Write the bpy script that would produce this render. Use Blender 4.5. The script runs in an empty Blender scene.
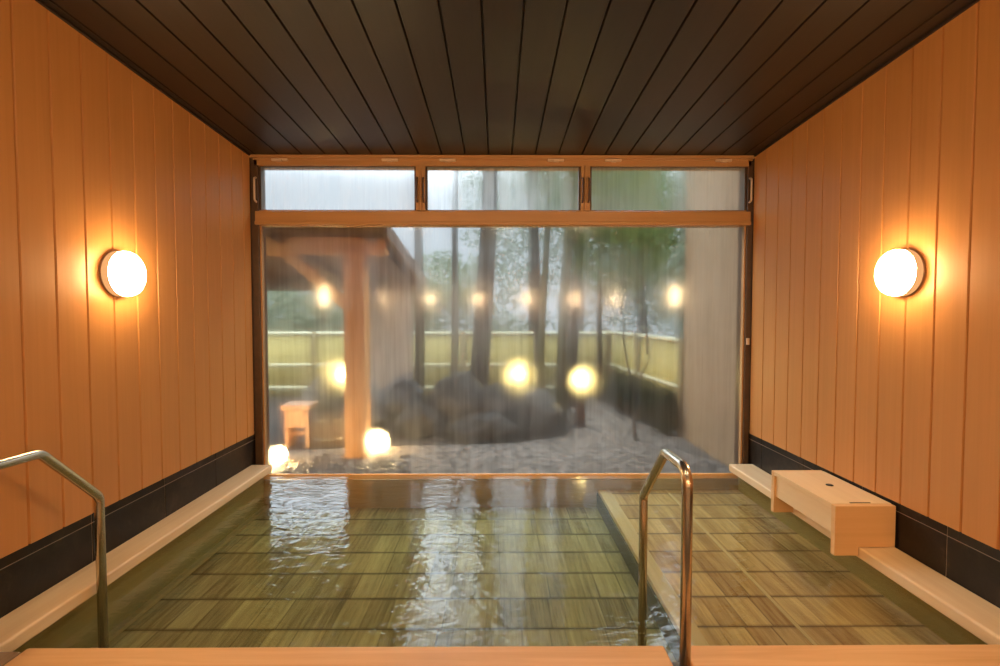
import bpy, bmesh, math, random
from mathutils import Vector, Matrix, noise
PI = math.pi
S = bpy.context.scene
COL = S.collection
random.seed(7)

# ------------------------------------------------------------------ helpers
def tag(o, label=None, cat=None, group=None, kind=None):
    if label: o['label'] = label
    if cat: o['category'] = cat
    if group: o['group'] = group
    if kind: o['kind'] = kind
    return o

def empty(name, loc, label=None, cat=None, group=None, kind=None):
    o = bpy.data.objects.new(name, None)
    o.location = loc
    o.empty_display_size = 0.1
    COL.objects.link(o)
    return tag(o, label, cat, group, kind)

class MB:
    """collects shapes, in world coordinates, into one mesh"""
    def __init__(self):
        self.v, self.f, self.m, self.s = [], [], [], []
    def add(self, verts, faces, mi=0, smooth=False):
        b = len(self.v)
        self.v += [tuple(p) for p in verts]
        for f in faces:
            self.f.append([b + i for i in f]); self.m.append(mi); self.s.append(smooth)
        return self
    def box(self, x0, x1, y0, y1, z0, z1, mi=0):
        v = [(x, y, z) for x in (x0, x1) for y in (y0, y1) for z in (z0, z1)]
        return self.add(v, [(0,1,3,2),(4,6,7,5),(0,4,5,1),(2,3,7,6),(0,2,6,4),(1,5,7,3)], mi)
    def prism(self, poly, fn, t0, t1, mi=0):
        """poly: 2-D outline, fn(a,b,t) -> point"""
        n = len(poly)
        v = [fn(a, b, t0) for a, b in poly] + [fn(a, b, t1) for a, b in poly]
        f = [list(range(n))[::-1], list(range(n, 2*n))]
        f += [(i, (i+1) % n, n + (i+1) % n, n + i) for i in range(n)]
        return self.add(v, f, mi)
    def tube(self, pts, rad, seg=14, mi=0, cap=True):
        pts = [Vector(p) for p in pts]
        n = len(pts)
        rads = rad if isinstance(rad, (list, tuple)) else [rad]*n
        v, f = [], []
        up = None
        for i, p in enumerate(pts):
            t = (pts[min(i+1, n-1)] - pts[max(i-1, 0)]).normalized()
            if up is None:
                a = Vector((0,0,1)) if abs(t.z) < .9 else Vector((1,0,0))
                up = (a - t*a.dot(t)).normalized()
            else:
                up = (up - t*up.dot(t)).normalized()
            sd = t.cross(up)
            for k in range(seg):
                a = 2*PI*k/seg
                v.append(p + (up*math.cos(a) + sd*math.sin(a))*rads[i])
        for i in range(n-1):
            for k in range(seg):
                k2 = (k+1) % seg
                f.append((i*seg+k, i*seg+k2, (i+1)*seg+k2, (i+1)*seg+k))
        self.add(v, f, mi, True)
        if cap:
            b = len(self.v) - len(v)
            self.f.append([b+k for k in range(seg)][::-1]); self.m.append(mi); self.s.append(False)
            self.f.append([b+(n-1)*seg+k for k in range(seg)]); self.m.append(mi); self.s.append(False)
        return self
    def lathe(self, prof, c, axis='Z', seg=40, mi=0, flip=1, smooth=True):
        """prof: (radius, offset along axis)"""
        v, f = [], []
        for r, h in prof:
            for k in range(seg):
                a = 2*PI*k/seg
                p = (r*math.cos(a), r*math.sin(a), h)
                if axis == 'X': p = (h*flip, r*math.cos(a), r*math.sin(a))
                if axis == 'Y': p = (r*math.cos(a), h*flip, r*math.sin(a))
                v.append((c[0]+p[0], c[1]+p[1], c[2]+p[2]))
        n = len(prof)
        for i in range(n-1):
            for k in range(seg):
                k2 = (k+1) % seg
                f.append((i*seg+k, i*seg+k2, (i+1)*seg+k2, (i+1)*seg+k))
        return self.add(v, f, mi, smooth)
    def build(self, name, mats, parent=None, bevel=0, seg=2, fix=True):
        me = bpy.data.meshes.new(name)
        par = Vector(parent_world(parent)) if parent else Vector((0,0,0))
        # origin at the base centre of the shape
        xs = [p[0] for p in self.v]; ys = [p[1] for p in self.v]; zs = [p[2] for p in self.v]
        org = Vector(((min(xs)+max(xs))/2, (min(ys)+max(ys))/2, min(zs)))
        me.from_pydata([tuple(Vector(p)-org) for p in self.v], [], self.f)
        if not isinstance(mats, (list, tuple)): mats = [mats]
        for m in mats: me.materials.append(m)
        for p, mi, sm in zip(me.polygons, self.m, self.s):
            p.material_index = mi; p.use_smooth = sm
        if fix:
            bm = bmesh.new(); bm.from_mesh(me)
            bmesh.ops.recalc_face_normals(bm, faces=bm.faces); bm.to_mesh(me); bm.free()
        o = bpy.data.objects.new(name, me)
        o.location = org - par
        if parent: o.parent = parent
        COL.objects.link(o)
        if bevel:
            b = o.modifiers.new('bevel', 'BEVEL'); b.width = bevel; b.segments = seg
            b.limit_method = 'ANGLE'; b.harden_normals = False
        return o

def parent_world(o):
    p = Vector(o.location)
    while o.parent:
        o = o.parent; p += Vector(o.location)
    return p

def fillet(pts, r, n=7):
    pts = [Vector(p) for p in pts]
    out = [pts[0]]
    for a, b, c in zip(pts, pts[1:], pts[2:]):
        d1 = (a-b).normalized(); d2 = (c-b).normalized()
        ang = d1.angle(d2); t = r/math.tan(ang/2)
        p1 = b+d1*t; p2 = b+d2*t
        cen = b + (d1+d2).normalized()*(r/math.sin(ang/2))
        u = p1-cen; w = p2-cen
        for k in range(n+1):
            q = k/n; th = u.angle(w)
            out.append(cen + (u*math.sin((1-q)*th) + w*math.sin(q*th))/math.sin(th))
    out.append(pts[-1])
    return out

# ------------------------------------------------------------------ materials
class NT:
    def __init__(self, name):
        self.mat = bpy.data.materials.new(name); self.mat.use_nodes = True
        self.t = self.mat.node_tree; self.t.nodes.clear()
        self.out = self.n('ShaderNodeOutputMaterial')
    def n(self, typ, **kw):
        nd = self.t.nodes.new(typ)
        for k, v in kw.items():
            if k.startswith('_'): setattr(nd, k[1:], v)
        for k, v in kw.items():
            if k.startswith('_'): continue
            key = int(k[1:]) if k[0] == 'i' and k[1:].isdigit() else k.replace('__', ' ')
            if hasattr(v, 'links') or isinstance(v, bpy.types.NodeSocket): self.t.links.new(v, nd.inputs[key])
            else: nd.inputs[key].default_value = v
        return nd
    def link(self, a, b): self.t.links.new(a, b)
    def coord(self, scale=(1,1,1), rot=(0,0,0)):
        tc = self.n('ShaderNodeTexCoord')
        mp = self.n('ShaderNodeMapping', Vector=tc.outputs['Object'])
        mp.inputs['Scale'].default_value = scale; mp.inputs['Rotation'].default_value = rot
        return mp.outputs[0]
    def world(self, scale=(1,1,1)):
        g = self.n('ShaderNodeNewGeometry')
        mp = self.n('ShaderNodeMapping', Vector=g.outputs['Position'])
        mp.inputs['Scale'].default_value = scale
        return mp.outputs[0]
    def noise(self, vec, scale=5, detail=4, rough=.55, dist=0):
        return self.n('ShaderNodeTexNoise', Vector=vec, Scale=scale, Detail=detail, Roughness=rough, Distortion=dist).outputs['Fac']
    def ramp(self, fac, *stops):
        r = self.n('ShaderNodeValToRGB', Fac=fac)
        e = r.color_ramp.elements
        while len(e) < len(stops): e.new(.5)
        for el, (p, c) in zip(e, stops):
            el.position = p; el.color = (*c, 1) if len(c) == 3 else c
        return r.outputs[0]
    def mix(self, fac, a, b, mode='MIX'):
        m = self.t.nodes.new('ShaderNodeMix'); m.data_type = 'RGBA'; m.blend_type = mode
        for i, v in ((0, fac), (6, a), (7, b)):
            if isinstance(v, bpy.types.NodeSocket): self.t.links.new(v, m.inputs[i])
            elif i == 0: m.inputs[0].default_value = v
            else: m.inputs[i].default_value = (*v, 1)
        return m.outputs[2]
    def math(self, op, a, b=0., c=0., clamp=False):
        m = self.t.nodes.new('ShaderNodeMath'); m.operation = op; m.use_clamp = clamp
        for i, v in enumerate((a, b, c)):
            if isinstance(v, bpy.types.NodeSocket): self.t.links.new(v, m.inputs[i])
            else: m.inputs[i].default_value = v
        return m.outputs[0]
    def bump(self, h, strength=.2, dist=.01):
        return self.n('ShaderNodeBump', Height=h, Strength=strength, Distance=dist).outputs[0]
    def bsdf(self, **kw):
        b = self.n('ShaderNodeBsdfPrincipled', **kw)
        self.link(b.outputs[0], self.out.inputs[0]); return b
    def mixsh(self, fac, a, b):
        m = self.t.nodes.new('ShaderNodeMixShader')
        if isinstance(fac, bpy.types.NodeSocket): self.t.links.new(fac, m.inputs[0])
        else: m.inputs[0].default_value = fac
        self.t.links.new(a, m.inputs[1]); self.t.links.new(b, m.inputs[2])
        return m.outputs[0]

def wood(name, dark, light, axis, rough=.5, grain=1., bump=.06, spec=.5, wet=None):
    """grain along axis 0/1/2"""
    t = NT(name)
    sc = [26, 26, 26]; sc[axis] = 1.3
    v = t.world(tuple(sc))
    g = t.noise(v, 1.0*grain, 5, .6, .6)
    sc2 = [5, 5, 5]; sc2[axis] = .5
    g2 = t.noise(t.world(tuple(sc2)), 1.0, 3, .5, .3)
    f = t.math('ADD', t.math('MULTIPLY', g, .6), t.math('MULTIPLY', g2, .4))
    c = t.ramp(f, (.3, dark), (.7, light))
    t.bsdf(Base__Color=c, Roughness=rough, Normal=t.bump(g, bump, .002), Specular__IOR__Level=spec)
    return t.mat

def plain(name, col, rough=.5, metal=0, nz=0, nscale=20, bump=0, spec=.5):
    t = NT(name)
    v = t.world()
    n = t.noise(v, nscale, 4)
    lo = tuple(max(0, c*(1-nz)) for c in col); hi = tuple(min(1, c*(1+nz)) for c in col)
    kw = dict(Base__Color=t.ramp(n, (.3, lo), (.7, hi)), Roughness=rough, Metallic=metal, Specular__IOR__Level=spec)
    if bump: kw['Normal'] = t.bump(n, bump, .01)
    t.bsdf(**kw)
    return t.mat

def planks_mat(name, dark, light, u, pitch, phase, rough, spec, var=.08):
    """boards of one width side by side along u; slow tone change board to board, long fine grain"""
    t = NT(name)
    g = t.n('ShaderNodeNewGeometry')
    sep = t.n('ShaderNodeSeparateXYZ', Vector=g.outputs['Position'])
    k = t.math('FLOOR', t.math('DIVIDE', t.math('SUBTRACT', sep.outputs[u], phase), pitch))
    wn = t.n('ShaderNodeTexWhiteNoise', _noise_dimensions='1D', W=k).outputs['Value']
    if u == 1: sc = (30, 45, 1.2)
    else: sc = (45, 1.2, 30)
    gr = t.noise(t.world(sc), 1, 5, .6, .4)
    c = t.ramp(gr, (.25, dark), (.75, light))
    m = t.mix(t.math('MULTIPLY_ADD', wn, var, 0), c, tuple(x*.55 for x in dark))
    t.bsdf(Base__Color=m, Roughness=rough, Specular__IOR__Level=spec, Normal=t.bump(gr, .04, .002))
    return t.mat

WALL_L, WALL_R = -1.835, 1.92
M = {}
M['wall'] = planks_mat('cedar_boards', (.57,.25,.072), (.63,.285,.090), 1, .156, 1.943, .42, .35, .10)
M['ceil'] = planks_mat('dark_boards', (.019,.0095,.004), (.028,.015,.0065), 0, .1726, .11, .40, .5, .3)
M['ceil_trim'] = wood('dark_trim_wood', (.020,.010,.006), (.03,.016,.01), 1, .5)
M['kerb'] = wood('pale_hinoki', (.74,.50,.26), (.88,.66,.40), 1, .45)
M['kerb_x'] = wood('front_hinoki', (.70,.36,.13), (.92,.56,.26), 0, .5)
M['kerb_worn'] = wood('worn_hinoki', (.26,.16,.09), (.40,.27,.16), 1, .5)
M['box'] = wood('box_hinoki', (.80,.55,.29), (.90,.66,.38), 1, .5, .8)
M['box_end'] = wood('box_end_hinoki', (.74,.42,.17), (.86,.53,.25), 0, .5, .7)
M['frame'] = wood('window_wood', (.40,.20,.075), (.50,.27,.11), 0, .35)
M['jamb'] = plain('bronze_jamb', (.075,.038,.018), .4, 0, .2)
M['steel'] = plain('brushed_steel', (.60,.53,.43), .27, 1, .06, 60)
M['slot'] = plain('dark_recess', (.02,.014,.01), .8)
M['stone'] = plain('grey_stone', (.16,.15,.14), .5, 0, .3, 30, .1)
M['fill_rim'] = plain('fill_rim_white', (.80,.66,.48), .4)
M['lamp_base'] = plain('lamp_base_brown', (.30,.16,.08), .4)
M['brass'] = plain('latch_metal', (.66,.48,.34), .4)

def emis(name, col, strength):
    t = NT(name)
    e = t.n('ShaderNodeEmission', Color=(*col, 1), Strength=strength)
    t.link(e.outputs[0], t.out.inputs[0]); return t.mat
M['lamp_glow'] = emis('opal_lamp_rim', (1, .46, .17), .95)
M['lamp'] = emis('warm_diffuser', (1, .67, .33), 105)
M['fill_lamp'] = emis('warm_fill_diffuser', (1, .74, .45), 33)  # glow of the unseen fill lamps added on the ceiling
M['lamp_back'] = emis('warm_washroom_diffuser', (1, .66, .34), 320)
M['globe'] = emis('garden_globe', (1, .72, .24), 95)
M['groundlamp'] = emis('garden_spot', (1, .70, .32), 420)

# slate tile
t = NT('slate_tile')
g = t.n('ShaderNodeNewGeometry')
n1 = t.noise(t.world(), 9, 6, .65, .6)
n2 = t.noise(t.world(), 40, 4)
c = t.ramp(n1, (.3, (.008,.006,.005)), (.55, (.020,.014,.010)), (.75, (.055,.038,.027)))
t.bsdf(Base__Color=c, Roughness=.42, Normal=t.bump(n2, .15, .004), Specular__IOR__Level=.3)
M['tile'] = t.mat
M['grout'] = plain('grout', (.42,.33,.25), .8)

# submerged boards
def pool_boards(name, pitch_len, width, x0, y0, dark, light, joint):
    t = NT(name)
    g = t.n('ShaderNodeNewGeometry')
    mp = t.n('ShaderNodeMapping', Vector=g.outputs['Position'])
    mp.inputs['Location'].default_value = (-x0, -y0, 0)
    sp = t.n('ShaderNodeSeparateXYZ', Vector=mp.outputs[0])
    row = t.math('FLOOR', t.math('DIVIDE', sp.outputs[1], pitch_len))
    wob = t.math('MULTIPLY', t.n('ShaderNodeTexWhiteNoise', _noise_dimensions='1D', W=row).outputs['Value'], width*.5)
    xq = t.math('DIVIDE', t.math('ADD', sp.outputs[0], wob), width)
    colm = t.math('FLOOR', xq)
    cv = t.n('ShaderNodeCombineXYZ', X=colm, Y=row)
    tone = t.n('ShaderNodeTexWhiteNoise', _noise_dimensions='2D', Vector=cv.outputs[0]).outputs['Value']
    gr = t.noise(t.world((46, 2.4, 10)), 1, 6, .65, .5)
    g3 = t.noise(t.world((11, 1.5, 3)), 1, 4, .65, .6)
    f = t.math('ADD', t.math('MULTIPLY', gr, .48), t.math('ADD', t.math('MULTIPLY', tone, .16), t.math('MULTIPLY', g3, .44)))
    c = t.ramp(f, (.36, dark), (.72, light))
    fx = t.math('ABSOLUTE', t.math('SUBTRACT', t.math('FRACT', xq), .5))
    vj = t.n('ShaderNodeMapRange', Value=fx, i1=.455, i2=.495, i3=0., i4=1.).outputs[0]
    vjm = t.n('ShaderNodeMapRange', Value=t.noise(t.world((6, 1.2, 1)), 1, 2), i1=.42, i2=.62, i3=.05, i4=.75).outputs[0]
    c = t.mix(t.math('MULTIPLY', vj, vjm), c, joint)
    fy = t.math('ABSOLUTE', t.math('SUBTRACT', t.math('FRACT', t.math('DIVIDE', sp.outputs[1], pitch_len)), .5))
    hj = t.n('ShaderNodeMapRange', Value=fy, i1=.475, i2=.492, i3=0., i4=1.).outputs[0]
    c = t.mix(t.math('MULTIPLY', hj, .85), c, joint)
    # soft stains along the cross joints
    sep = t.n('ShaderNodeSeparateXYZ', Vector=mp.outputs[0])
    ph = t.math('FRACT', t.math('DIVIDE', sep.outputs[1], pitch_len))
    d = t.math('ABSOLUTE', t.math('SUBTRACT', t.math('FRACT', t.math('ADD', ph, .5)), .5))
    near = t.math('SUBTRACT', 1, t.math('DIVIDE', d, .085), clamp=True)
    near = t.math('MULTIPLY', near, t.noise(t.world((3, 3, 1)), 1.4, 2))
    c = t.mix(t.math('MULTIPLY', near, 1.25, clamp=True), c, joint)
    t.bsdf(Base__Color=c, Roughness=.75, Specular__IOR__Level=.2)
    return t.mat
M['pool_floor'] = pool_boards('bath_floor_boards', .252, .13, -1.80, 3.30, (.15,.105,.055), (.68,.56,.38), (.050,.034,.020))
M['bench'] = pool_boards('bath_bench_boards', .229, .115, .865, 3.015, (.27,.135,.045), (.74,.53,.26), (.11,.055,.02))
M['bench_edge'] = wood('bench_edge_board', (.50,.36,.17), (.70,.54,.30), 1, .7)
M['tub_side'] = wood('tub_side_boards', (.30,.22,.10), (.48,.37,.19), 1, .7)
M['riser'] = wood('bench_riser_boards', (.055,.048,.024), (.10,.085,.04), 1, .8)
M['tub_end'] = wood('tub_end_boards', (.26,.15,.06), (.40,.25,.11), 0, .7)

# water
t = NT('hot_spring_water')
w1 = t.noise(t.world((1, 1.7, 1)), 13, 2, .5, .6)
w2 = t.noise(t.world((1, 1.5, 1)), 3.2, 2, .5, .4)
h = t.math('ADD', t.math('MULTIPLY', w1, .6), w2)
nrm = t.bump(h, .26, .022)
fr = t.n('ShaderNodeFresnel', IOR=1.33, Normal=nrm).outputs[0]
gl = t.n('ShaderNodeBsdfGlossy', Color=(1,1,1,1), Roughness=.015, Normal=nrm).outputs[0]
tr = t.n('ShaderNodeBsdfTransparent', Color=(.95,.97,.90,1)).outputs[0]
df = t.n('ShaderNodeBsdfDiffuse', Color=(.36,.36,.20,1)).outputs[0]
body = t.mixsh(.05, tr, df)
front = t.math('SUBTRACT', 1, t.n('ShaderNodeNewGeometry').outputs['Backfacing'])
t.link(t.mixsh(t.math('MULTIPLY', fr, front), body, gl), t.out.inputs[0])
va = t.n('ShaderNodeVolumeAbsorption', Color=(.60,.66,.22,1), Density=1.0)
t.link(va.outputs[0], t.out.inputs['Volume'])
M['water'] = t.mat

# fogged glass: a misted inner face, plain outer face
def fog_glass(name, fogginess, veil, seed):
    t = NT(name)
    g = t.n('ShaderNodeNewGeometry')
    mp = t.n('ShaderNodeMapping', Vector=g.outputs['Position']); mp.inputs['Location'].default_value = (seed, 0, seed*2.3)
    def st(sx, sz, scale, detail=3, dist=.2):
        m2 = t.n('ShaderNodeMapping', Vector=mp.outputs[0]); m2.inputs['Scale'].default_value = (sx, 1, sz)
        return t.noise(m2.outputs[0], scale, detail, .55, dist)
    drips = t.math('ADD', t.math('MULTIPLY', st(38, 1.3, 1, 3), .45), t.math('MULTIPLY', st(12, 1.0, 1, 3), .55))   # runs of water, tall and narrow
    patch = st(1.5, 1.0, 1.6, 3)
    f = t.math('ADD', t.math('MULTIPLY', drips, .62), t.math('MULTIPLY', patch, .38))
    clear = t.n('ShaderNodeMapRange', Value=f, i1=.45, i2=.58, i3=0., i4=1.).outputs[0]
    # large drops
    m3 = t.n('ShaderNodeMapping', Vector=mp.outputs[0]); m3.inputs['Scale'].default_value = (1, 1, .55)
    vor = t.n('ShaderNodeTexVoronoi', Vector=m3.outputs[0], Scale=62.).outputs['Distance']
    drop = t.n('ShaderNodeMapRange', Value=vor, i1=.20, i2=.10, i3=0., i4=1.).outputs[0]
    dmask = t.n('ShaderNodeMapRange', Value=st(2.2, 1.4, 2.2, 2), i1=.56, i2=.70, i3=0., i4=1.).outputs[0]
    drop = t.math('MULTIPLY', drop, dmask)
    bmp = t.bump(t.math('ADD', t.math('MULTIPLY', drips, .5), drop),   .10, .004)
    mist = t.math('SUBTRACT', fogginess, t.math('MULTIPLY', clear, fogginess*.62))
    rf_wide = t.n('ShaderNodeBsdfRefraction', Color=(.97,.98,.97,1), Roughness=.95, IOR=1.055, _distribution='BECKMANN').outputs[0]
    rf_tight = t.n('ShaderNodeBsdfRefraction', Color=(.98,.98,.98,1), Roughness=.55, IOR=1.03, _distribution='BECKMANN', Normal=bmp).outputs[0]
    tr = t.n('ShaderNodeBsdfTransparent', Color=(.96,.98,.97,1)).outputs[0]
    clearsh = t.mixsh(.5, tr, rf_tight)
    s = t.mixsh(mist, clearsh, rf_wide)
    dfs = t.n('ShaderNodeBsdfDiffuse', Color=(.75,.75,.75,1)).outputs[0]
    tl = t.n('ShaderNodeBsdfTranslucent', Color=(.85,.87,.88,1)).outputs[0]
    vs = t.mixsh(.35, dfs, tl)
    s = t.mixsh(t.math('MULTIPLY', mist, veil), s, vs)
    gl = t.n('ShaderNodeBsdfGlossy', Color=(1,1,1,1), Roughness=.18, _distribution='GGX').outputs[0]
    gl2 = t.n('ShaderNodeBsdfGlossy', Color=(1,1,1,1), Roughness=.10, _distribution='GGX').outputs[0]
    gls = t.mixsh(.35, gl, gl2)
    fr = t.n('ShaderNodeFresnel', IOR=1.5).outputs[0]
    front = t.math('SUBTRACT', 1, g.outputs['Backfacing'])
    s = t.mixsh(t.math('MULTIPLY', t.math('MULTIPLY', fr, 1.1, clamp=True), front), s, gls)
    t.link(s, t.out.inputs[0])
    return t.mat
M['fog'] = fog_glass('misted_glass', .48, .055, 0.)
M['fog_top'] = fog_glass('misted_transom_glass', .85, .27, 5.)
t = NT('clear_glass')
t.link(t.mixsh(t.math('MULTIPLY', t.math('SUBTRACT', 1, t.n('ShaderNodeNewGeometry').outputs['Backfacing']), .04), t.n('ShaderNodeBsdfTransparent', Color=(.97,.985,.98,1)).outputs[0],
       t.n('ShaderNodeBsdfGlossy', Color=(1,1,1,1), Roughness=.02).outputs[0]), t.out.inputs[0])
M['glass'] = t.mat

# garden
M['plaster'] = plain('garden_plaster', (.25,.175,.11), .9, 0, .06, 6, spec=.12)  # brown base carries the warm veil of the room light
M['partition'] = plain('grey_partition', (.27,.24,.215), .9, 0, .08, 6, spec=.12)
M['timber'] = wood('shelter_timber', (.44,.175,.030), (.56,.245,.048), 2, .6)
M['roofwood'] = wood('shelter_roof_boards', (.075,.038,.02), (.12,.062,.034), 0, .7)
M['roof'] = plain('shelter_roofing', (.07,.06,.055), .7, spec=.12)
M['bark'] = plain('dark_bark', (.020,.014,.009), .9, 0, .5, 16, .5, spec=.12)
M['moss'] = plain('mossy_bark', (.040,.036,.013), .9, 0, .5, 14, .5, spec=.12)
M['rock'] = plain('garden_rock', (.026,.023,.020), .65, 0, .95, 4, .6, spec=.12)
M['rock_pale'] = plain('pale_rock', (.045,.046,.048), .65, 0, .6, 7, .6, spec=.12)
M['darktub'] = wood('dark_tub_wood', (.025,.014,.008), (.05,.028,.015), 2, .6, spec=.15)
M['hoop'] = plain('tub_hoop', (.06,.05,.04), .4, .7)
M['stool'] = wood('stool_wood', (.50,.22,.09), (.62,.32,.14), 0, .6)
M['lantern'] = plain('lantern_post', (.075,.04,.028), .7, 0, .3, spec=.12)
M['gravel'] = plain('garden_gravel', (.135,.113,.096), .9, 0, .75, 14, .6, spec=.12)
M['pebble'] = plain('dark_pebble', (.05,.032,.02), .35, 0, .7, 30)
M['soil'] = plain('garden_soil', (.04,.033,.027), .95, 0, .5, 10, .5, spec=.12)
def leafmat(name, col):
    t = NT(name)
    n = t.noise(t.world(), 3.5, 3)
    c = t.ramp(n, (.3, tuple(x*.6 for x in col)), (.7, tuple(min(1, x*1.35) for x in col)))
    d = t.n('ShaderNodeBsdfDiffuse', Color=c).outputs[0]
    l = t.n('ShaderNodeBsdfTranslucent', Color=c).outputs[0]
    t.link(t.mixsh(.45, d, l), t.out.inputs[0]); return t.mat
M['leaf'] = leafmat('green_leaves', (.085,.125,.035))
M['leaf_haze'] = leafmat('haze_toned_leaves', (.17,.20,.125))  # distance haze put into the leaf colour, paler and greyer
M['leaf_dark'] = leafmat('hedge_leaves', (.034,.042,.018))
t = NT('bamboo_fence')
sx = t.n('ShaderNodeSeparateXYZ', Vector=t.n('ShaderNodeNewGeometry').outputs['Position'])
gr = t.noise(t.world((22, 22, .8)), 1, 4)
t.bsdf(Base__Color=t.ramp(gr, (.3, (.30,.235,.060)), (.7, (.42,.34,.105))), Roughness=.6)
M['bamboo'] = t.mat
M['fence_rail'] = plain('pale_bamboo_rail', (.56,.52,.34), .5)
M['fence_post'] = plain('fence_post_dark', (.16,.12,.06), .7, spec=.12)

# washroom floor
t = NT('washroom_stone_floor')
n1 = t.noise(t.world(), 5, 5)
t.bsdf(Base__Color=t.ramp(n1, (.3, (.10,.085,.07)), (.7, (.17,.145,.12))), Roughness=.35)
M['floor'] = t.mat

# ------------------------------------------------------------------ room shell
def grooved(face, back, seams, a0, a1, w=.0060, d=.010):
    """outline (depth, along) of a boarded slab with V grooves at the seams"""
    s = 1 if face > back else -1
    pts = [(face, a0)]
    for q in seams:
        if a0+.02 < q < a1-.02:
            pts += [(face, q-w), (face-s*d, q-.001), (face-s*d, q+.001), (face, q+w)]
    pts += [(face, a1), (back, a1), (back, a0)]
    return pts
def seams(phase, pitch, a0, a1):
    k0 = math.ceil((a0-phase)/pitch); k1 = math.floor((a1-phase)/pitch)
    return [phase+pitch*k for k in range(k0, k1+1)]

Y_END, Y_ALC, Y_BACK = 3.76, -.20, -3.0
def zc(y): return 2.488 + .042*(3.76 - y)          # underside of the ceiling
BW = 3.0                                           # half width of the washroom behind

def struct(name, mb, mats, bevel=0, parent=None):
    o = mb.build(name, mats, parent, bevel)
    if not parent: o['kind'] = 'structure'
    return o

def side_wall(name, face, back, phase):
    pts = grooved(face, back, seams(phase, .156, Y_ALC, Y_END), Y_ALC, Y_END)
    mb = MB()
    n = len(pts)
    v = [(a, b, .40) for a, b in pts] + [(a, b, zc(b)+.02) for a, b in pts]
    f = [list(range(n)), list(range(n, 2*n))] + [(i, (i+1) % n, n+(i+1) % n, n+i) for i in range(n)]
    mb.add(v, f)
    return struct(name, mb, M['wall'])
side_wall('wall_left', WALL_L, WALL_L-.12, 1.943)
side_wall('wall_right', WALL_R, WALL_R+.12, 2.030)

# slate baseboards: stone strip with real joints
def baseboard(name, x_face, s, phase):
    mb = MB()
    back = x_face - s*.10
    mb.box(min(back, x_face-s*.004), max(back, x_face-s*.004), Y_ALC, Y_END+.06, -.02, .42, 1)   # grout bed
    a, b = sorted((x_face-s*.02, x_face))
    ys = [Y_ALC] + seams(phase, .50, Y_ALC+.05, Y_END-.02) + [Y_END+.06]
    for y0, y1 in zip(ys, ys[1:]):
        mb.box(a, b, y0+.0035, y1-.0035, 0, .352)
        mb.box(a, b, y0+.0035, y1-.0035, .357, .399)
    return struct(name, mb, [M['tile'], M['grout']])
baseboard('baseboard_left', WALL_L-.008, 1, 2.254)
baseboard('baseboard_right', WALL_R+.008, -1, 2.10)

# ceiling boards
pts = grooved(0, .10, seams(.11, .1726, -BW, BW), -BW, BW, .006, .013)
mb = MB(); n = len(pts)
def cp(p, y): return (p[1], y, zc(y) + p[0])
v = [cp(p, Y_BACK-.1) for p in pts] + [cp(p, Y_END+.25) for p in pts]
mb.add(v, [list(range(n)), list(range(n, 2*n))] + [(i, (i+1) % n, n+(i+1) % n, n+i) for i in range(n)])
struct('ceiling', mb, M['ceil'])
for nm, x0, x1 in (('trim_1', WALL_L, WALL_L+.012), ('trim_2', WALL_R-.012, WALL_R)):
    mb = MB()
    mb.prism([(Y_ALC, zc(Y_ALC)-.012), (Y_END, zc(Y_END)-.012), (Y_END, zc(Y_END)+.01), (Y_ALC, zc(Y_ALC)+.01)], lambda a, b, t: (t, a, b), x0, x1)
    struct(nm, mb, M['ceil_trim'])

# washroom behind the camera
mb = MB().box(-BW, BW, Y_BACK, 1.50, -.12, 0)
struct('floor', mb, M['floor'])
mb = MB()
pts = grooved(Y_BACK, Y_BACK-.12, seams(0, .156, -BW, BW), -BW, BW)
mb.prism(pts, lambda a, b, t: (b, a, t), 0, zc(Y_BACK)+.02)
struct('wall_back', mb, M['wall'])
for nm, s in (('wall_back_left', -1), ('wall_back_right', 1)):
    mb = MB()
    mb.box(min(s*BW, s*(BW+.12)), max(s*BW, s*(BW+.12)), Y_BACK-.1, Y_ALC, 0, zc(Y_BACK)+.02)
    xw = WALL_L if s < 0 else WALL_R
    mb.box(min(s*BW, xw+s*.0), max(s*BW, xw), Y_ALC-.12, Y_ALC, 0, zc(Y_ALC)+.03)
    struct(nm, mb, M['wall'])
# lamps of the washroom: a row of small drum lamps on the back wall, seen mirrored in the window
for i, x in enumerate((-2.46, -1.40, -.40, .64, 1.63, 2.52)):
    c = (x, Y_BACK, 1.635)
    L = empty('washroom_lamp', c, 'small washroom wall lamp mirrored in the misted window, %s of six' %
              ('first from the left', 'second from the left', 'third from the left', 'fourth from the left', 'fifth from the left', 'last on the right')[i],
              'wall lamp', 'lamps along the washroom wall')
    MB().lathe([(0,-.004),(.085,-.004),(.085,.014),(.07,.02),(0,.02)], c, 'Y', 32).build('lamp_base', M['lamp_base'], L)
    MB().lathe([(.07,.018),(.075,.05),(.06,.075),(.03,.086),(0,.088)], c, 'Y', 32).build('diffuser', M['lamp_back'], L)

# unseen fill lamps, added over the bath edge to brighten the room
for x, lb in ((-1.15, 'left'), (.04, 'middle'), (1.23, 'right')):
    y = .55; c = (x, y, zc(y))
    L = empty('fill_lamp', c, 'added round fill lamp, unseen, over the near bath edge, the %s one of three' % lb, 'fill lamp', 'added fill lamps over the bath edge')
    MB().lathe([(0,.01),(.17,.01),(.17,-.03),(.16,-.035)], c, 'Z', 48).build('rim', M['fill_rim'], L)
    MB().lathe([(.16,-.030),(.155,-.045),(.12,-.058),(.06,-.066),(0,-.068)], c, 'Z', 48).build('diffuser', M['fill_lamp'], L)

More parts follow.
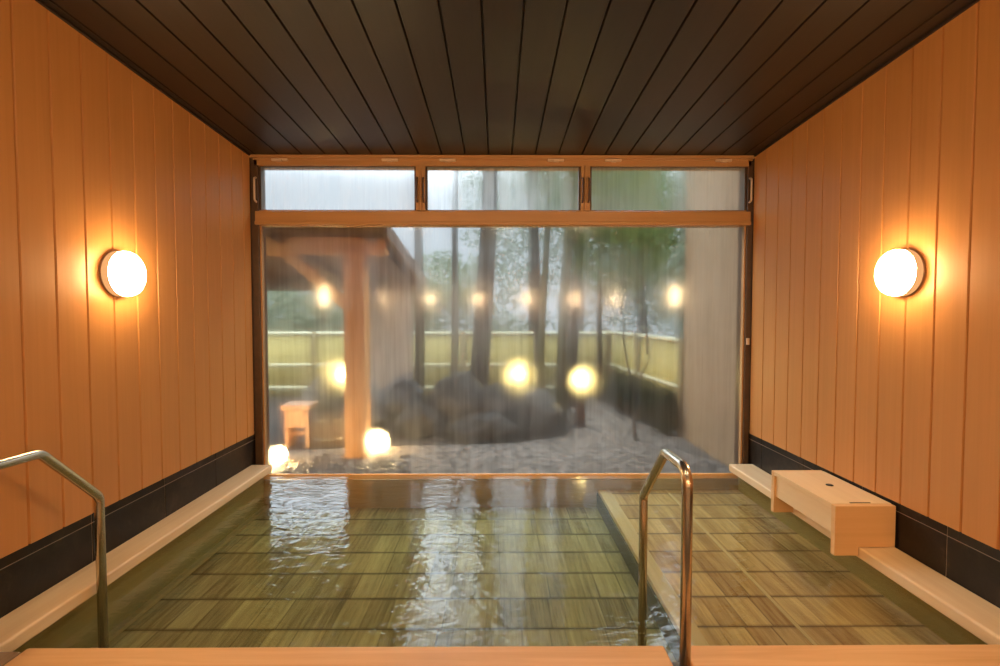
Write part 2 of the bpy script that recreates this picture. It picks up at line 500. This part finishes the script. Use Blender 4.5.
# ------------------------------------------------------------------ window wall
YF0, YF1, YG = 3.772, 3.90, 3.800
mb = MB()
mb.box(WALL_L-.12, WALL_L+.001, Y_END+.03, 4.0, -.3, 2.50)
mb.box(WALL_R-.001, WALL_R+.12, Y_END+.03, 4.0, -.3, 2.50)
mb.box(WALL_L-.12, WALL_R+.12, Y_END+.015, 4.0, 2.490, 2.9)
struct('wall_front', mb, M['jamb'])
mb = MB().box(WALL_L, WALL_R, Y_END-.012, Y_END+.03, 2.464, 2.486)
struct('trim_3', mb, M['frame'], .003)

XL0, XL1, XR0, XR1 = WALL_L, -1.782, 1.880, WALL_R
Z_S, Z_M0, Z_M1, Z_T, Z_H = .068, 1.984, 2.082, 2.416, 2.482
w = empty('window_1', (0, YF0, Z_S)); w['kind'] = 'structure'
mb = MB()
mb.box(XL0, XL1+.0, YF0, YF1, Z_S-.05, Z_H)
mb.box(XR0, XR1, YF0, YF1, Z_S-.05, Z_H)
mb.build('jamb', M['jamb'], w, .004)
mb = MB()
mb.box(XL1-.002, XL1+.010, YF0+.02, YG+.03, Z_S, Z_M0)
mb.box(XR0-.010, XR0+.002, YF0+.02, YG+.03, Z_S, Z_M0)
mb.box(XL1, XR0, YF0+.02, YG+.03, Z_M0-.014, Z_M0+.002)
mb.build('glazing_bead', M['frame'], w, .002)
mb = MB()
mb.box(XL1-.02, XR0+.02, YF0-.012, YF1, Z_M0+.010, Z_M1-.008)
mb.box(XL1-.02, XR0+.02, YF0-.022, YF1-.02, Z_M0-.012, Z_M0+.014)
mb.box(XL1-.02, XR0+.02, YF0+.01, YF1-.02, Z_M1-.012, Z_M1+.004)
mb.build('transom_bar', M['frame'], w, .004)
mb = MB().box(XL1-.03, XR0+.03, YF0, YF1, Z_T-.004, Z_H+.01)
mb.box(XL1-.03, XR0+.03, YF0-.008, YF0+.02, Z_T+.036, Z_T+.050)
mb.build('head_rail', M['frame'], w, .004)
for x0, x1 in ((-.624, -.519), (.610, .715)):
    mb = MB().box(x0+.018, x1-.018, YF0, YF1, Z_M1, Z_T)
    mb.box(x0+.045, x1-.045, YF0-.010, YF0+.02, Z_M1, Z_T)
    mb.build('mullion', M['frame'], w, .003)
def pane(parent, x0, x1, z0, z1, fog):
    mb = MB()
    y0, y1 = YG-.005, YG+.005
    v = [(x, y, z) for x in (x0, x1) for y in (y0, y1) for z in (z0, z1)]
    F = [(0,1,3,2),(4,6,7,5),(0,4,5,1),(2,3,7,6),(0,2,6,4),(1,5,7,3)]
    for i, f in enumerate(F): mb.add([v[k] for k in f], [(0,1,2,3)], 0 if i == 2 else 1)
    o = mb.build('glass_pane', [fog, M['glass']], parent)
    o['label'] = 'misted glass pane'
    return o
pane(w, XL1-.004, XR0+.004, Z_S-.02, Z_M0+.01, M['fog'])
mb = MB().box(WALL_L, WALL_R, 3.768, 3.792, .05, .089)
o = mb.build('window_sill', M['kerb_x'], w, .006)
# small catch on the right jamb
MB().box(XR0+.006, XR0+.026, YF0-.016, YF0+.002, 1.075, 1.125).build('catch', M['brass'], w, .003)

for k, (x0, x1, side) in enumerate(((XL1, -.606, -1), (-.537, .628, 0), (.697, XR0, 1))):
    wn = empty('window_%d' % (k+2), ((x0+x1)/2, YF0, Z_M1)); wn['kind'] = 'structure'
    mb = MB(); e = .014
    mb.box(x0, x0+e, YF0+.02, YG+.03, Z_M1, Z_T); mb.box(x1-e, x1, YF0+.02, YG+.03, Z_M1, Z_T)
    mb.box(x0, x1, YF0+.02, YG+.03, Z_M1, Z_M1+e*.6); mb.box(x0, x1, YF0+.02, YG+.03, Z_T-e*.6, Z_T)
    mb.build('sash', M['jamb'], wn, .002)
    pane(wn, x0+.012, x1-.012, Z_M1+.008, Z_T-.008, M['fog_top'])
    for xc in (x0+.17, x1-.19):
        mb = MB()
        mb.box(xc-.06, xc+.06, YF0-.020, YF0+.004, Z_T+.026, Z_T+.044)
        mb.box(xc-.02, xc+.02, YF0-.034, YF0-.010, Z_T+.018, Z_T+.040)
        mb.build('latch', M['brass'], wn, .003)
    for sd, xc in ((-1, x0), (1, x1)):
        xx = xc + sd*.012
        mb = MB().tube(fillet([(xx, YF0, Z_M1+.06), (xx, YF0-.03, Z_M1+.07), (xx, YF0-.03, Z_M1+.23), (xx, YF0, Z_M1+.24)], .012, 4), .007, 10)
        mb.build('stay_arm', M['brass'] if abs(xc) > 1 else M['jamb'], wn)

# ------------------------------------------------------------------ sunken bath
Z_W, Z_K = .08, .18
XI_L, XI_R, Y_F = -1.685, 1.745, 1.657
bath = empty('sunken_bath', (0, 2.65, -.30), 'wide sunken wooden soaking bath with pale timber kerbs below the window', 'bath')
mb = MB().box(WALL_L-.007, XI_L, Y_F-.012, 3.72, .125, Z_K); mb.build('side_kerb', M['kerb'], bath, .010, 3)
mb = MB().box(XI_R, WALL_R+.007, Y_F+.004, 3.72, .125, Z_K); mb.build('side_kerb', M['kerb'], bath, .010, 3)
mb = MB().box(-1.583, .566, 1.47, Y_F, .05, Z_K); mb.build('front_kerb', M['kerb_x'], bath, .008, 3)
mb = MB().box(.624, WALL_R+.007, 1.47, Y_F, .05, Z_K); mb.build('front_kerb', M['kerb_x'], bath, .008, 3)
mb = MB().box(WALL_L-.007, -1.588, 1.47, Y_F-.016, .05, Z_K-.002)
o = mb.build('corner_block', M['kerb_worn'], bath, .006, 2); o['label'] = 'worn grey brown corner block'
mb = MB().box(.560, .630, 1.475, Y_F-.006, .0, .125); mb.build('drain_notch', M['stone'], bath, .003)
mb = MB().box(-1.80, .80, Y_F-.04, 3.771, -.26, -.17); mb.build('bath_floor', M['pool_floor'], bath)
mb = MB().box(.79, 1.885, Y_F-.04, 3.771, -.26, -.04, 0)
bn = mb.build('bench', [M['bench']], bath); bn['label'] = 'shallow submerged bench along the right side'
MB().box(.773, .860, Y_F-.03, 3.770, -.20, -.034).build('bench_edge', M['bench_edge'], bn, .004)
MB().box(1.283, 1.300, Y_F-.03, 3.770, -.05, -.0365).build('batten', M['bench_edge'], bn)
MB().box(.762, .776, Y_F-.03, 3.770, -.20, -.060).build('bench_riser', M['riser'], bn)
mb = MB()
mb.box(-1.83, -1.775, Y_F-.03, 3.771, -.26, .126); mb.box(-1.785, -1.740, Y_F-.03, 3.770, -.18, -.150)
mb.build('side_wall', M['tub_side'], bath)
MB().box(1.845, 1.91, Y_F-.03, 3.771, -.26, .126).build('side_wall', M['tub_side'], bath)
MB().box(-1.83, 1.915, 3.771, 3.789, -.26, .045).build('end_wall', M['tub_end'], bath)
MB().box(-1.83, 1.91, 1.50, Y_F+.005, -.26, .06).build('end_wall', M['tub_end'], bath)

mb = MB().box(-1.774, 1.844, Y_F+.006, 3.7705, -.168, Z_W)
wt = mb.build('water', M['water'])
tag(wt, 'clear olive tinted hot spring water filling the sunken bath', 'water', kind='stuff')

# ------------------------------------------------------------------ inlet cover box
X0, X1, YA, YB, ZT = 1.625, 1.918, 2.36, 2.92, .3825
bx = empty('inlet_cover', ((X0+X1)/2, (YA+YB)/2, Z_K), 'pale wooden box cover straddling the right kerb by the wall', 'box cover')
prof = [(X0, .140), (XI_R-.003, .140), (XI_R-.003, Z_K+.002), (X1, Z_K+.002), (X1, ZT), (X0, ZT)]
for y0 in (YA, YB-.03):
    MB().prism(prof, lambda a, b, t: (a, t, b), y0, y0+.03).build('end_board', M['box_end'], bx, .002)
MB().box(X0+.012, X0+.036, YA+.03, YB-.03, .235, ZT-.002).build('side_panel', M['box'], bx, .002)
tp = MB().box(X0+.0, X1, YA+.029, YB-.029, ZT-.024, ZT+.002).build('top_board', M['box'], bx, .002)
MB().lathe([(0,0),(.018,0),(.018,.004),(0,.004)], (1.79, 2.65, ZT+.0005), 'Z', 20).build('finger_hole', M['slot'], tp)
MB().box(1.72, 1.82, YA+.033, YA+.040, ZT-.001, ZT+.0035).build('slit', M['slot'], tp)

# ------------------------------------------------------------------ wall lamps
def wall_lamp(x, s, y, z, label):
    c = (x, y, z)
    L = empty('wall_lamp', c, label, 'wall lamp', 'round wall lamps beside the bath')
    MB().lathe([(0,-.003),(.109,-.003),(.110,.003),(.108,.008),(0,.008)], c, 'X', 56, 0, s).build('lamp_base', M['lamp_base'], L)
    MB().lathe([(.105,.007),(.109,.010),(.110,.020),(.109,.040),(.106,.044)], c, 'X', 56, 0, s).build('rim', M['lamp_glow'], L)
    MB().lathe([(.108,.041),(.1075,.055),(.103,.068),(.092,.078),(.070,.086),(.040,.091),(.018,.0925),(0,.093)], c, 'X', 56, 0, s).build('diffuser', M['lamp'], L)
wall_lamp(WALL_L, 1, 2.432, 1.498, 'round glowing wall lamp on the left board wall')
wall_lamp(WALL_R, -1, 2.345, 1.498, 'round glowing wall lamp on the right board wall')

# ------------------------------------------------------------------ handrails
def rail(x, label, foot):
    y0, y1, y2 = 2.06, 1.80, 1.585
    pts = fillet([(x, y0, -.155), (x, y0, .548), (x, y1, .800), (x, y2, .805), (x, y2, foot)], .055, 8)
    r = empty('handrail', (x, y1, 0), label, 'handrail', 'bent steel handrails at the bath edge')
    MB().tube(pts, .0175, 18).build('tube', M['steel'], r)
    MB().lathe([(.0176,0),(.030,0),(.030,.006),(.0176,.012)], (x, y0, -.168), 'Z', 24).build('flange', M['steel'], r)
    MB().lathe([(.0176,0),(.026,0),(.026,.006),(.0176,.012)], (x, y2, foot+.001), 'Z', 24).build('flange', M['steel'], r)
rail(-1.652, 'bent steel handrail at the left kerb, running off the left of the photo', Z_K-.002)
rail(.612, 'bent steel handrail standing in front of the shallow bench', .125)

# ------------------------------------------------------------------ garden
mb = MB()
N = 40
v = []; f = []
for j in range(N+1):
    for i in range(N+1):
        x = -12 + 24*i/N; y = 3.9 + 16*j/N
        v.append((x, y, .02*noise.noise(Vector((x*1.3, y*1.3, 0))) - .01))
for j in range(N):
    for i in range(N):
        a = j*(N+1)+i; f.append((a, a+1, a+N+2, a+N+1))
mb.add(v, f, 0, True)
o = mb.build('garden_ground', M['soil']); o['kind'] = 'structure'
# gravel path
mb = MB()
pl = [(-2.6,3.95),(-2.6,4.6),(-1.0,4.85),(.2,4.95),(.75,5.3),(1.0,6.0),(1.02,7.6),(1.55,7.6),(1.6,6.3),(1.93,5.2),(1.94,3.95)]
mb.prism(pl, lambda a, b, t: (a, b, t), .0, .022)
o = mb.build('gravel_path', M['gravel']); tag(o, 'grey gravel path outside the window', 'gravel', kind='stuff')

# plaster wall running out from the right end of the window
mb = MB().box(1.95, 2.10, 4.0, 5.22, -.05, 2.95)
o = mb.build('wall_garden', M['plaster']); o['kind'] = 'structure'

# bamboo fence
def fence(p0, p1, zt, label, grp):
    p0 = Vector((*p0, 0)); p1 = Vector((*p1, 0)); d = (p1-p0); Ln = d.length; d.normalize(); nrm = Vector((d.y, -d.x, 0))
    root = empty('bamboo_fence', p0, label, 'fence', grp)
    mb = MB()
    k = 0; r = .019
    while k*2*r < Ln:
        c = p0 + d*(r + 2*r*k)
        z = zt - .03 + random.uniform(-.006, .006)
        mb.tube([(c.x, c.y, .02), (c.x, c.y, z)], r*random.uniform(.93, 1.03), 8)
        k += 1
    mb.build('panel', M['bamboo'], root)
    for z in (zt-.02, zt*.5, .16):
        a = p0 + nrm*.03; b = p1 + nrm*.03
        MB().tube([(a.x, a.y, z), (b.x, b.y, z)], .024, 10).build('rail', M['fence_rail'], root)
    q = 0.
    while q <= Ln+.01:
        c = p0 + d*q + nrm*.055
        MB().tube([(c.x, c.y, -.02), (c.x, c.y, zt+.01)], .034, 10).build('post', M['fence_post'], root)
        q += Ln/max(1, round(Ln/1.1))
fence((-5.2, 7.9), (1.80, 7.9), 1.035, 'pale bamboo fence across the back of the garden', 'bamboo fences')
fence((1.80, 7.9), (1.99, 5.25), 1.05, 'bamboo fence along the right edge of the gravel path', 'bamboo fences')

# dark pebbles below the window
mb = MB(); rnd = random.Random(77)
for k in range(420):
    x = rnd.uniform(-1.95, -.75); y = 3.93 + abs(rnd.gauss(0, .22)); q = rnd.uniform(.012, .028)
    mb.lathe([(q*math.sin(PI*j/5)*1.0, q*.6*(1-math.cos(PI*j/5))) for j in range(6)], (x, y, .018), 'Z', 8)
o = mb.build('pebbles', M['pebble']); tag(o, 'dark wet pebbles strewn on the gravel at the lower left of the window', 'pebbles', kind='stuff')

# timber shelter on the left
sh = empty('timber_shelter', (-1.26, 4.5, 0), 'open timber shelter with orange corner post and sloping roof', 'shelter')
def bar(a, b, wd, ht, up=Vector((0,0,1))):
    a = Vector(a); b = Vector(b); t_ = (b-a).normalized(); s_ = t_.cross(up).normalized(); u_ = s_.cross(t_)
    v = [p + s_*sx*wd/2 + u_*su*ht/2 for p in (a, b) for sx in (-1, 1) for su in (-1, 1)]
    return MB().add(v, [(0,1,3,2),(4,6,7,5),(0,4,5,1),(2,3,7,6),(0,2,6,4),(1,5,7,3)])
MB().box(-1.352, -1.168, 4.42, 4.60, 0, 1.86).build('post', M['timber'], sh, .006)
MB().box(-3.3, -.98, 4.43, 4.58, 1.84, 1.985).build('beam', M['timber'], sh, .006)
bar((-1.33, 4.50, 1.38), (-1.93, 4.50, 1.90), .09, .10, Vector((0,1,0))).build('brace', M['timber'], sh, .004)
for x in (-1.10, -1.9, -2.7):
    bar((x, 4.35, 1.975), (x, 6.4, 1.70), .08, .07).build('rafter', M['roofwood'], sh, .004)
MB().box(-3.3, -1.0, 6.22, 6.34, 1.60, 1.70).build('beam', M['roofwood'], sh, .006)
mb = MB()
mb.prism([(4.25, 2.025), (6.55, 1.715), (6.55, 1.74), (4.25, 2.05)], lambda a, b, t: (t, a, b), -3.4, -.98)
rf = mb.build('roof_boards', M['roofwood'], sh)
mb = MB()
mb.prism([(4.22, 2.056), (6.58, 1.742), (6.58, 1.775), (4.22, 2.085)], lambda a, b, t: (t, a, b), -3.43, -.95)
mb.build('roofing', M['roof'], sh)
mb = MB().prism([(4.22, 1.96), (6.58, 1.64), (6.58, 1.78), (4.22, 2.09)], lambda a, b, t: (t, a, b), -.95, -.92)
mb.build('bargeboard', M['roofwood'], sh)
MB().box(-1.80, -1.06, 6.24, 6.32, 0, 1.61).build('partition', M['partition'], sh)

# stool and dark tub under the shelter
st = empty('wooden_stool', (-1.97, 5.0, 0), 'orange wooden stool standing under the shelter', 'stool')
MB().box(-2.110, -1.830, 4.86, 5.12, .37, .42).build('seat', M['stool'], st, .006)
for sx in (-2.08, -1.88):
    MB().box(sx, sx+.04, 4.88, 5.10, 0, .37).build('leg', M['stool'], st, .003)
MB().box(-2.042, -1.878, 4.875, 4.895, .20, .37).build('apron', M['stool'], st, .003)
MB().box(-2.040, -1.880, 4.98, 5.00, .10, .14).build('stretcher', M['stool'], st, .003)
tb = empty('wooden_tub', (-1.66, 4.95, 0), 'dark round wooden tub beside the shelter post', 'tub')
MB().lathe([(0,.0),(.15,.0),(.185,.06),(.20,.20),(.205,.36),(.18,.36),(.175,.08),(0,.08)], (-1.66, 4.95, .01), 'Z', 30).build('body', M['darktub'], tb)
for z in (.09, .28):
    MB().lathe([(.192+(z-.09)*.06,0),(.198+(z-.09)*.06,.012),(.192+(z-.09)*.06,.026)], (-1.66, 4.95, z), 'Z', 30).build('hoop', M['hoop'], tb)

# rocks
def rock(c, r, seed, mat, label):
    bm = bmesh.new(); bmesh.ops.create_icosphere(bm, subdivisions=4, radius=1)
    off = Vector((seed*7.3, seed*3.1, seed*5.7))
    for v_ in bm.verts:
        p = v_.co.copy()
        # chipped facets: several cut planes, then roughness
        d = 1 + .28*noise.noise(p*1.2+off) + .20*noise.noise(p*2.9+off) + .10*noise.noise(p*7+off)
        q = p*d
        rr = random.Random(seed)
        for _ in range(7):
            nv = Vector((rr.uniform(-1,1), rr.uniform(-1,1), rr.uniform(-.2,1))).normalized()
            e = q.dot(nv) - rr.uniform(.66, .88)
            if e > 0: q -= nv*e*.85
        v_.co = q
    mb = MB()
    zmin = -.45
    mb.add([(c[0]+v_.co.x*r[0], c[1]+v_.co.y*r[1], max(c[2] + v_.co.z*r[2], -.04)) for v_ in bm.verts], [[v_.index for v_ in fc.verts] for fc in bm.faces], 0, True)
    bm.free()
    o = mb.build('rock', mat)
    return tag(o, label, 'rock', 'rocks of the garden heap')
rock((-.42, 5.75, .22), (.46,.36,.48), 3, M['rock'], 'tall dark rock in front of the thickest trunk, peak of the heap')
rock((-.85, 5.50, .10), (.30,.26,.26), 8, M['rock'], 'dark rock at the left foot of the heap, beside the ground lamp')
rock((.10, 5.70, .20), (.36,.32,.36), 5, M['rock'], 'dark rock right of the thickest trunk, second in the heap')
rock((.42, 5.42, .10), (.34,.28,.30), 11, M['rock'], 'broad low dark rock at the right end of the heap')
rock((-.20, 5.25, .04), (.40,.22,.22), 14, M['rock'], 'low dark rock at the front foot of the heap')
rock((.50, 6.15, .16), (.26,.24,.28), 17, M['rock_pale'], 'pale grey rock behind the right end of the heap')
rock((-1.12, 6.0, .24), (.26,.24,.28), 21, M['rock_pale'], 'pale grey rock in front of the grey partition')
rock((-2.05, 6.1, .28), (.34,.3,.30), 25, M['rock_pale'], 'pale grey rock behind the dark tub')
rock((-1.50, 5.6, .16), (.24,.22,.26), 27, M['rock_pale'], 'small grey rock beside the shelter post')

# lanterns
def lantern(x, y, zg, label, post=True, r=.055):
    L = empty('garden_lantern', (x, y, 0), label, 'lantern', 'globe lanterns in the garden')
    MB().box(x-.055, x+.055, y-.055, y+.055, -.02, zg-r-.015).build('post', M['lantern'], L, .006)
    MB().lathe([(0,0),(.05,0),(.06,.012),(.04,.022),(0,.022)], (x, y, zg-r-.018), 'Z', 24).build('collar', M['lantern'], L)
    MB().lathe([(r*math.sin(a), -r*math.cos(a)) for a in [PI*k/14 for k in range(15)]], (x, y, zg), 'Z', 24).build('globe', M['globe'], L)
lantern(.28, 6.5, .54, 'glowing globe lantern on a post above the middle of the rock heap')
lantern(.95, 5.70, .575, 'glowing globe lantern on a dark post beside the gravel path')
lantern(-1.95, 6.0+.35, .55, 'glowing globe lantern on a post left of the orange shelter post')
def ground_lamp(x, y, label):
    L = empty('ground_lamp', (x, y, 0), label, 'ground lamp', 'low lamps on the gravel')
    c = (x, y, .02)
    MB().lathe([(0,0),(.05,0),(.05,.03),(.032,.045),(.032,.06)], c, 'Z', 24).build('base', M['lantern'], L)
    MB().lathe([(.030,.058),(.042,.075),(.048,.10),(.042,.13),(.024,.15),(0,.154)], c, 'Z', 24).build('globe', M['groundlamp'], L)
ground_lamp(-1.11, 4.72, 'bright low garden lamp just right of the orange shelter post')
ground_lamp(-1.84, 4.22, 'bright low garden lamp at the lower left corner of the window')

# trees
def leaves(mb, c, r, n, size, rnd):
    for _ in range(n):
        while True:
            p = Vector((rnd.uniform(-1,1), rnd.uniform(-1,1), rnd.uniform(-1,1)))
            if p.length < 1 and p.length > rnd.random()*.8: break
        q = Vector((c[0]+p.x*r[0], c[1]+p.y*r[1], c[2]+p.z*r[2]))
        u = Vector((rnd.gauss(0,1), rnd.gauss(0,1), rnd.gauss(0,.5))).normalized()
        w_ = u.cross(Vector((rnd.gauss(0,1), rnd.gauss(0,1), rnd.gauss(0,1)))).normalized()
        s = size*rnd.uniform(.6, 1.3)
        mb.add([q-u*s, q+w_*s*.45, q+u*s, q-w_*s*.45], [(0,1,2,3)])

def wiggle(a, b, n, amp, rnd):
    a = Vector(a); b = Vector(b); out = []
    ph = rnd.uniform(0, 6)
    for k in range(n+1):
        t_ = k/n
        p = a.lerp(b, t_)
        p.x += amp*math.sin(ph+t_*5)*t_; p.y += amp*math.cos(ph*1.3+t_*4)*t_
        out.append(p)
    return out
def tree(base, top, r0, r1, mat, label, crowns=(), grp='trees of the garden', leaf='leaf', lsize=.036, name='tree', branches=(), seed=1):
    rnd = random.Random(seed)
    T = empty(name, base, label, 'tree', grp)
    pts = wiggle(base, top, 12, .05, rnd)
    mb = MB().tube(pts, [r0 + (r1-r0)*k/12 for k in range(13)], 12)
    tk = mb.build('trunk', mat, T)
    for a, b, r in branches:
        MB().tube(wiggle(a, b, 6, .03, rnd), [r*(1-.7*k/6) for k in range(7)], 8).build('branch', mat, T)
    if crowns:
        mb = MB()
        for c, r, n in crowns: leaves(mb, c, r, n, lsize, rnd)
        mb.build('foliage', M[leaf], T, fix=False)
    return T
tree((-.24, 6.05, -.03), (-.02, 6.2, 4.6), .125, .07, M['bark'], 'thickest dark trunk rising behind the peak of the rock heap',
     [((-.2, 6.3, 4.4), (1.0,.9,.7), 1540)], seed=2, branches=[((-.08,6.15,3.2),(-.7,6.4,4.2),.04), ((-.05,6.18,3.5),(.5,6.3,4.5),.035)])
tree((-.64, 7.3, -.03), (-.55, 7.4, 4.3), .060, .035, M['bark'], 'thin dark trunk left of the thickest trunk, in front of the fence',
     [((-.6, 7.5, 4.2), (.8,.7,.6), 880)], seed=3)
tree((-1.06, 6.75, -.03), (-1.02, 6.9, 4.4), .075, .04, M['bark'], 'dark trunk at the right edge of the grey partition',
     [((-1.0, 7.0, 4.4), (.8,.7,.6), 770)], seed=4)
tree((.70, 5.55, -.03), (.92, 5.9, 4.2), .068, .045, M['moss'], 'mossy green trunk leaning right beside the rock heap',
     [((1.3, 6.2, 2.75), (.85,.8,.6), 2860), ((1.55, 6.5, 2.05), (.65,.7,.5), 2200), ((.9, 6.3, 3.6), (.8,.7,.5), 1100)], seed=5, branches=[((.82,5.75,2.1),(1.5,6.2,2.9),.03)])
tree((.52, 6.1, -.03), (.66, 6.4, 4.2), .045, .03, M['moss'], 'thin mossy trunk directly left of the leaning mossy trunk',
     [((.6, 6.6, 4.0), (.8,.7,.7), 880)], seed=6)
tree((.62, 7.2, -.03), (.52, 7.3, 4.5), .075, .05, M['bark'], 'dark trunk behind the middle globe lantern',
     [((.5, 7.4, 4.3), (.9,.8,.8), 1100)], seed=7)
tree((1.00, 7.0, -.03), (1.32, 7.2, 4.6), .08, .055, M['bark'], 'dark trunk leaning right behind the path lantern',
     [((1.4, 7.3, 3.2), (1.0,.8,.7), 1980)], seed=8)
tree((1.52, 7.45, -.03), (1.58, 7.5, 3.8), .045, .03, M['bark'], 'thin dark trunk in the right corner of the fence',
     [((1.7, 7.5, 3.0), (.8,.6,.7), 1540)], seed=9)
tree((1.42, 5.05, -.02), (1.40, 5.05, .42), .022, .018, M['bark'], 'slender bare sapling with forked branches in front of the plaster wall',
     [((1.62, 5.6, 2.15), (.36,.55,.35), 1100)], seed=10, name='sapling',
     branches=[((1.40,5.05,.42),(1.26,5.1,1.3),.014), ((1.40,5.05,.42),(1.54,5.1,.90),.016), ((1.54,5.1,.90),(1.50,5.3,2.1),.012), ((1.26,5.1,1.3),(1.3,5.2,2.0),.009)])
far = [(-4.6,10.2,'broad'),(-3.2,9.4,'broad'),(-2.3,10.6,'broad'),(-1.5,9.2,'broad'),(-.4,10.4,'broad'),(.7,9.5,'broad'),(1.7,10.3,'broad'),(2.7,9.3,'broad'),(3.9,10.8,'broad'),(5.2,10.0,'broad'),(-6.2,10.6,'broad')]
flab = ['hazy green tree beyond the fence at the far left of the shelter', 'slim hazy tree beyond the fence left of the orange shelter post',
        'hazy green tree beyond the fence behind the orange shelter post', 'slim hazy tree beyond the fence behind the grey partition',
        'slim hazy tree beyond the fence behind the thickest trunk', 'hazy green tree beyond the fence behind the middle globe lantern',
        'hazy green tree beyond the fence behind the path lantern', 'hazy green tree beyond the fence behind the right fence corner',
        'hazy green tree beyond the fence hidden mostly by the plaster wall', 'outermost hazy green tree beyond the fence on the right',
        'outermost hazy green tree beyond the fence on the left']
for i, ((x, y, k), lb) in enumerate(zip(far, flab)):
    rnd = random.Random(100+i)
    hgt = rnd.uniform(2.1, 2.5) if x < 0 else rnd.uniform(4.6, 5.8)
    cr = [((x+rnd.uniform(-.8,.8), y+rnd.uniform(-.4,.4), hgt*q), (rnd.uniform(.8,1.2), .7, hgt*.2), 900 if x < 0 else 1150) for q in (.30, .45, .6, .78)]
    tree((x, y, -.03), (x+rnd.uniform(-.2,.2), y, hgt), .09, .04, M['bark'], lb, cr, 'hazy trees beyond the fence', 'leaf_haze', .055, 'background_tree', seed=100+i)
# low dark shrubs along the right fence
for i, (x, y, r, lb) in enumerate(((1.72, 7.2, .26, 'low dark shrub at the far end of the right fence'), (1.75, 6.6, .27, 'low dark shrub halfway along the right fence, the further one'),
                       (1.80, 6.0, .26, 'low dark shrub halfway along the right fence, the nearer one'), (1.84, 5.45, .24, 'low dark shrub at the near end of the right fence by the plaster wall'))):
    rnd = random.Random(50+i)
    Sx = empty('shrub', (x, y, 0), lb, 'shrub', 'dark shrubs along the right fence')
    MB().tube([(x, y, -.02), (x+.02, y, .28)], [.02, .012], 8).build('stem', M['bark'], Sx)
    mb = MB(); leaves(mb, (x, y, .26), (r*.7, r*1.2, .25), 700, .035, rnd); mb.build('foliage', M['leaf_dark'], Sx, fix=False)

# ------------------------------------------------------------------ sky, camera, view
W = bpy.data.worlds.new('overcast'); S.world = W; W.use_nodes = True
nt = W.node_tree; nt.nodes.clear()
bg = nt.nodes.new('ShaderNodeBackground'); ow = nt.nodes.new('ShaderNodeOutputWorld')
# overcast sky, thicker and darker toward the horizon
tc = nt.nodes.new('ShaderNodeTexCoord'); sp = nt.nodes.new('ShaderNodeSeparateXYZ'); cr = nt.nodes.new('ShaderNodeValToRGB')
nt.links.new(tc.outputs['Generated'], sp.inputs[0]); nt.links.new(sp.outputs[2], cr.inputs[0])
el = cr.color_ramp.elements
for _ in range(3): el.new(.5)
for e, (p, l) in zip(el, ((0., .10), (.25, .125), (.325, .75), (.42, 1.), (1., .9))):
    e.position = p; e.color = (.78*l, .89*l, 1.*l, 1)
nt.links.new(cr.outputs[0], bg.inputs[0]); bg.inputs[1].default_value = 7.5
nt.links.new(bg.outputs[0], ow.inputs[0])

cam = bpy.data.cameras.new('camera'); cam.sensor_width = 36; cam.lens = 18; cam.clip_start = .02
co = bpy.data.objects.new('camera', cam); COL.objects.link(co)
co.location = (0, 0, 1.30)
co.rotation_euler = (math.radians(90-2.06), 0, math.radians(-.34))
S.camera = co

S.view_settings.view_transform = 'Standard'; S.view_settings.look = 'None'
S.view_settings.exposure = 0; S.view_settings.gamma = 1; S.view_settings.use_curve_mapping = False
S.cycles.use_denoising = True
S.cycles.sample_clamp_indirect = 6
S.cycles.transparent_max_bounces = 24
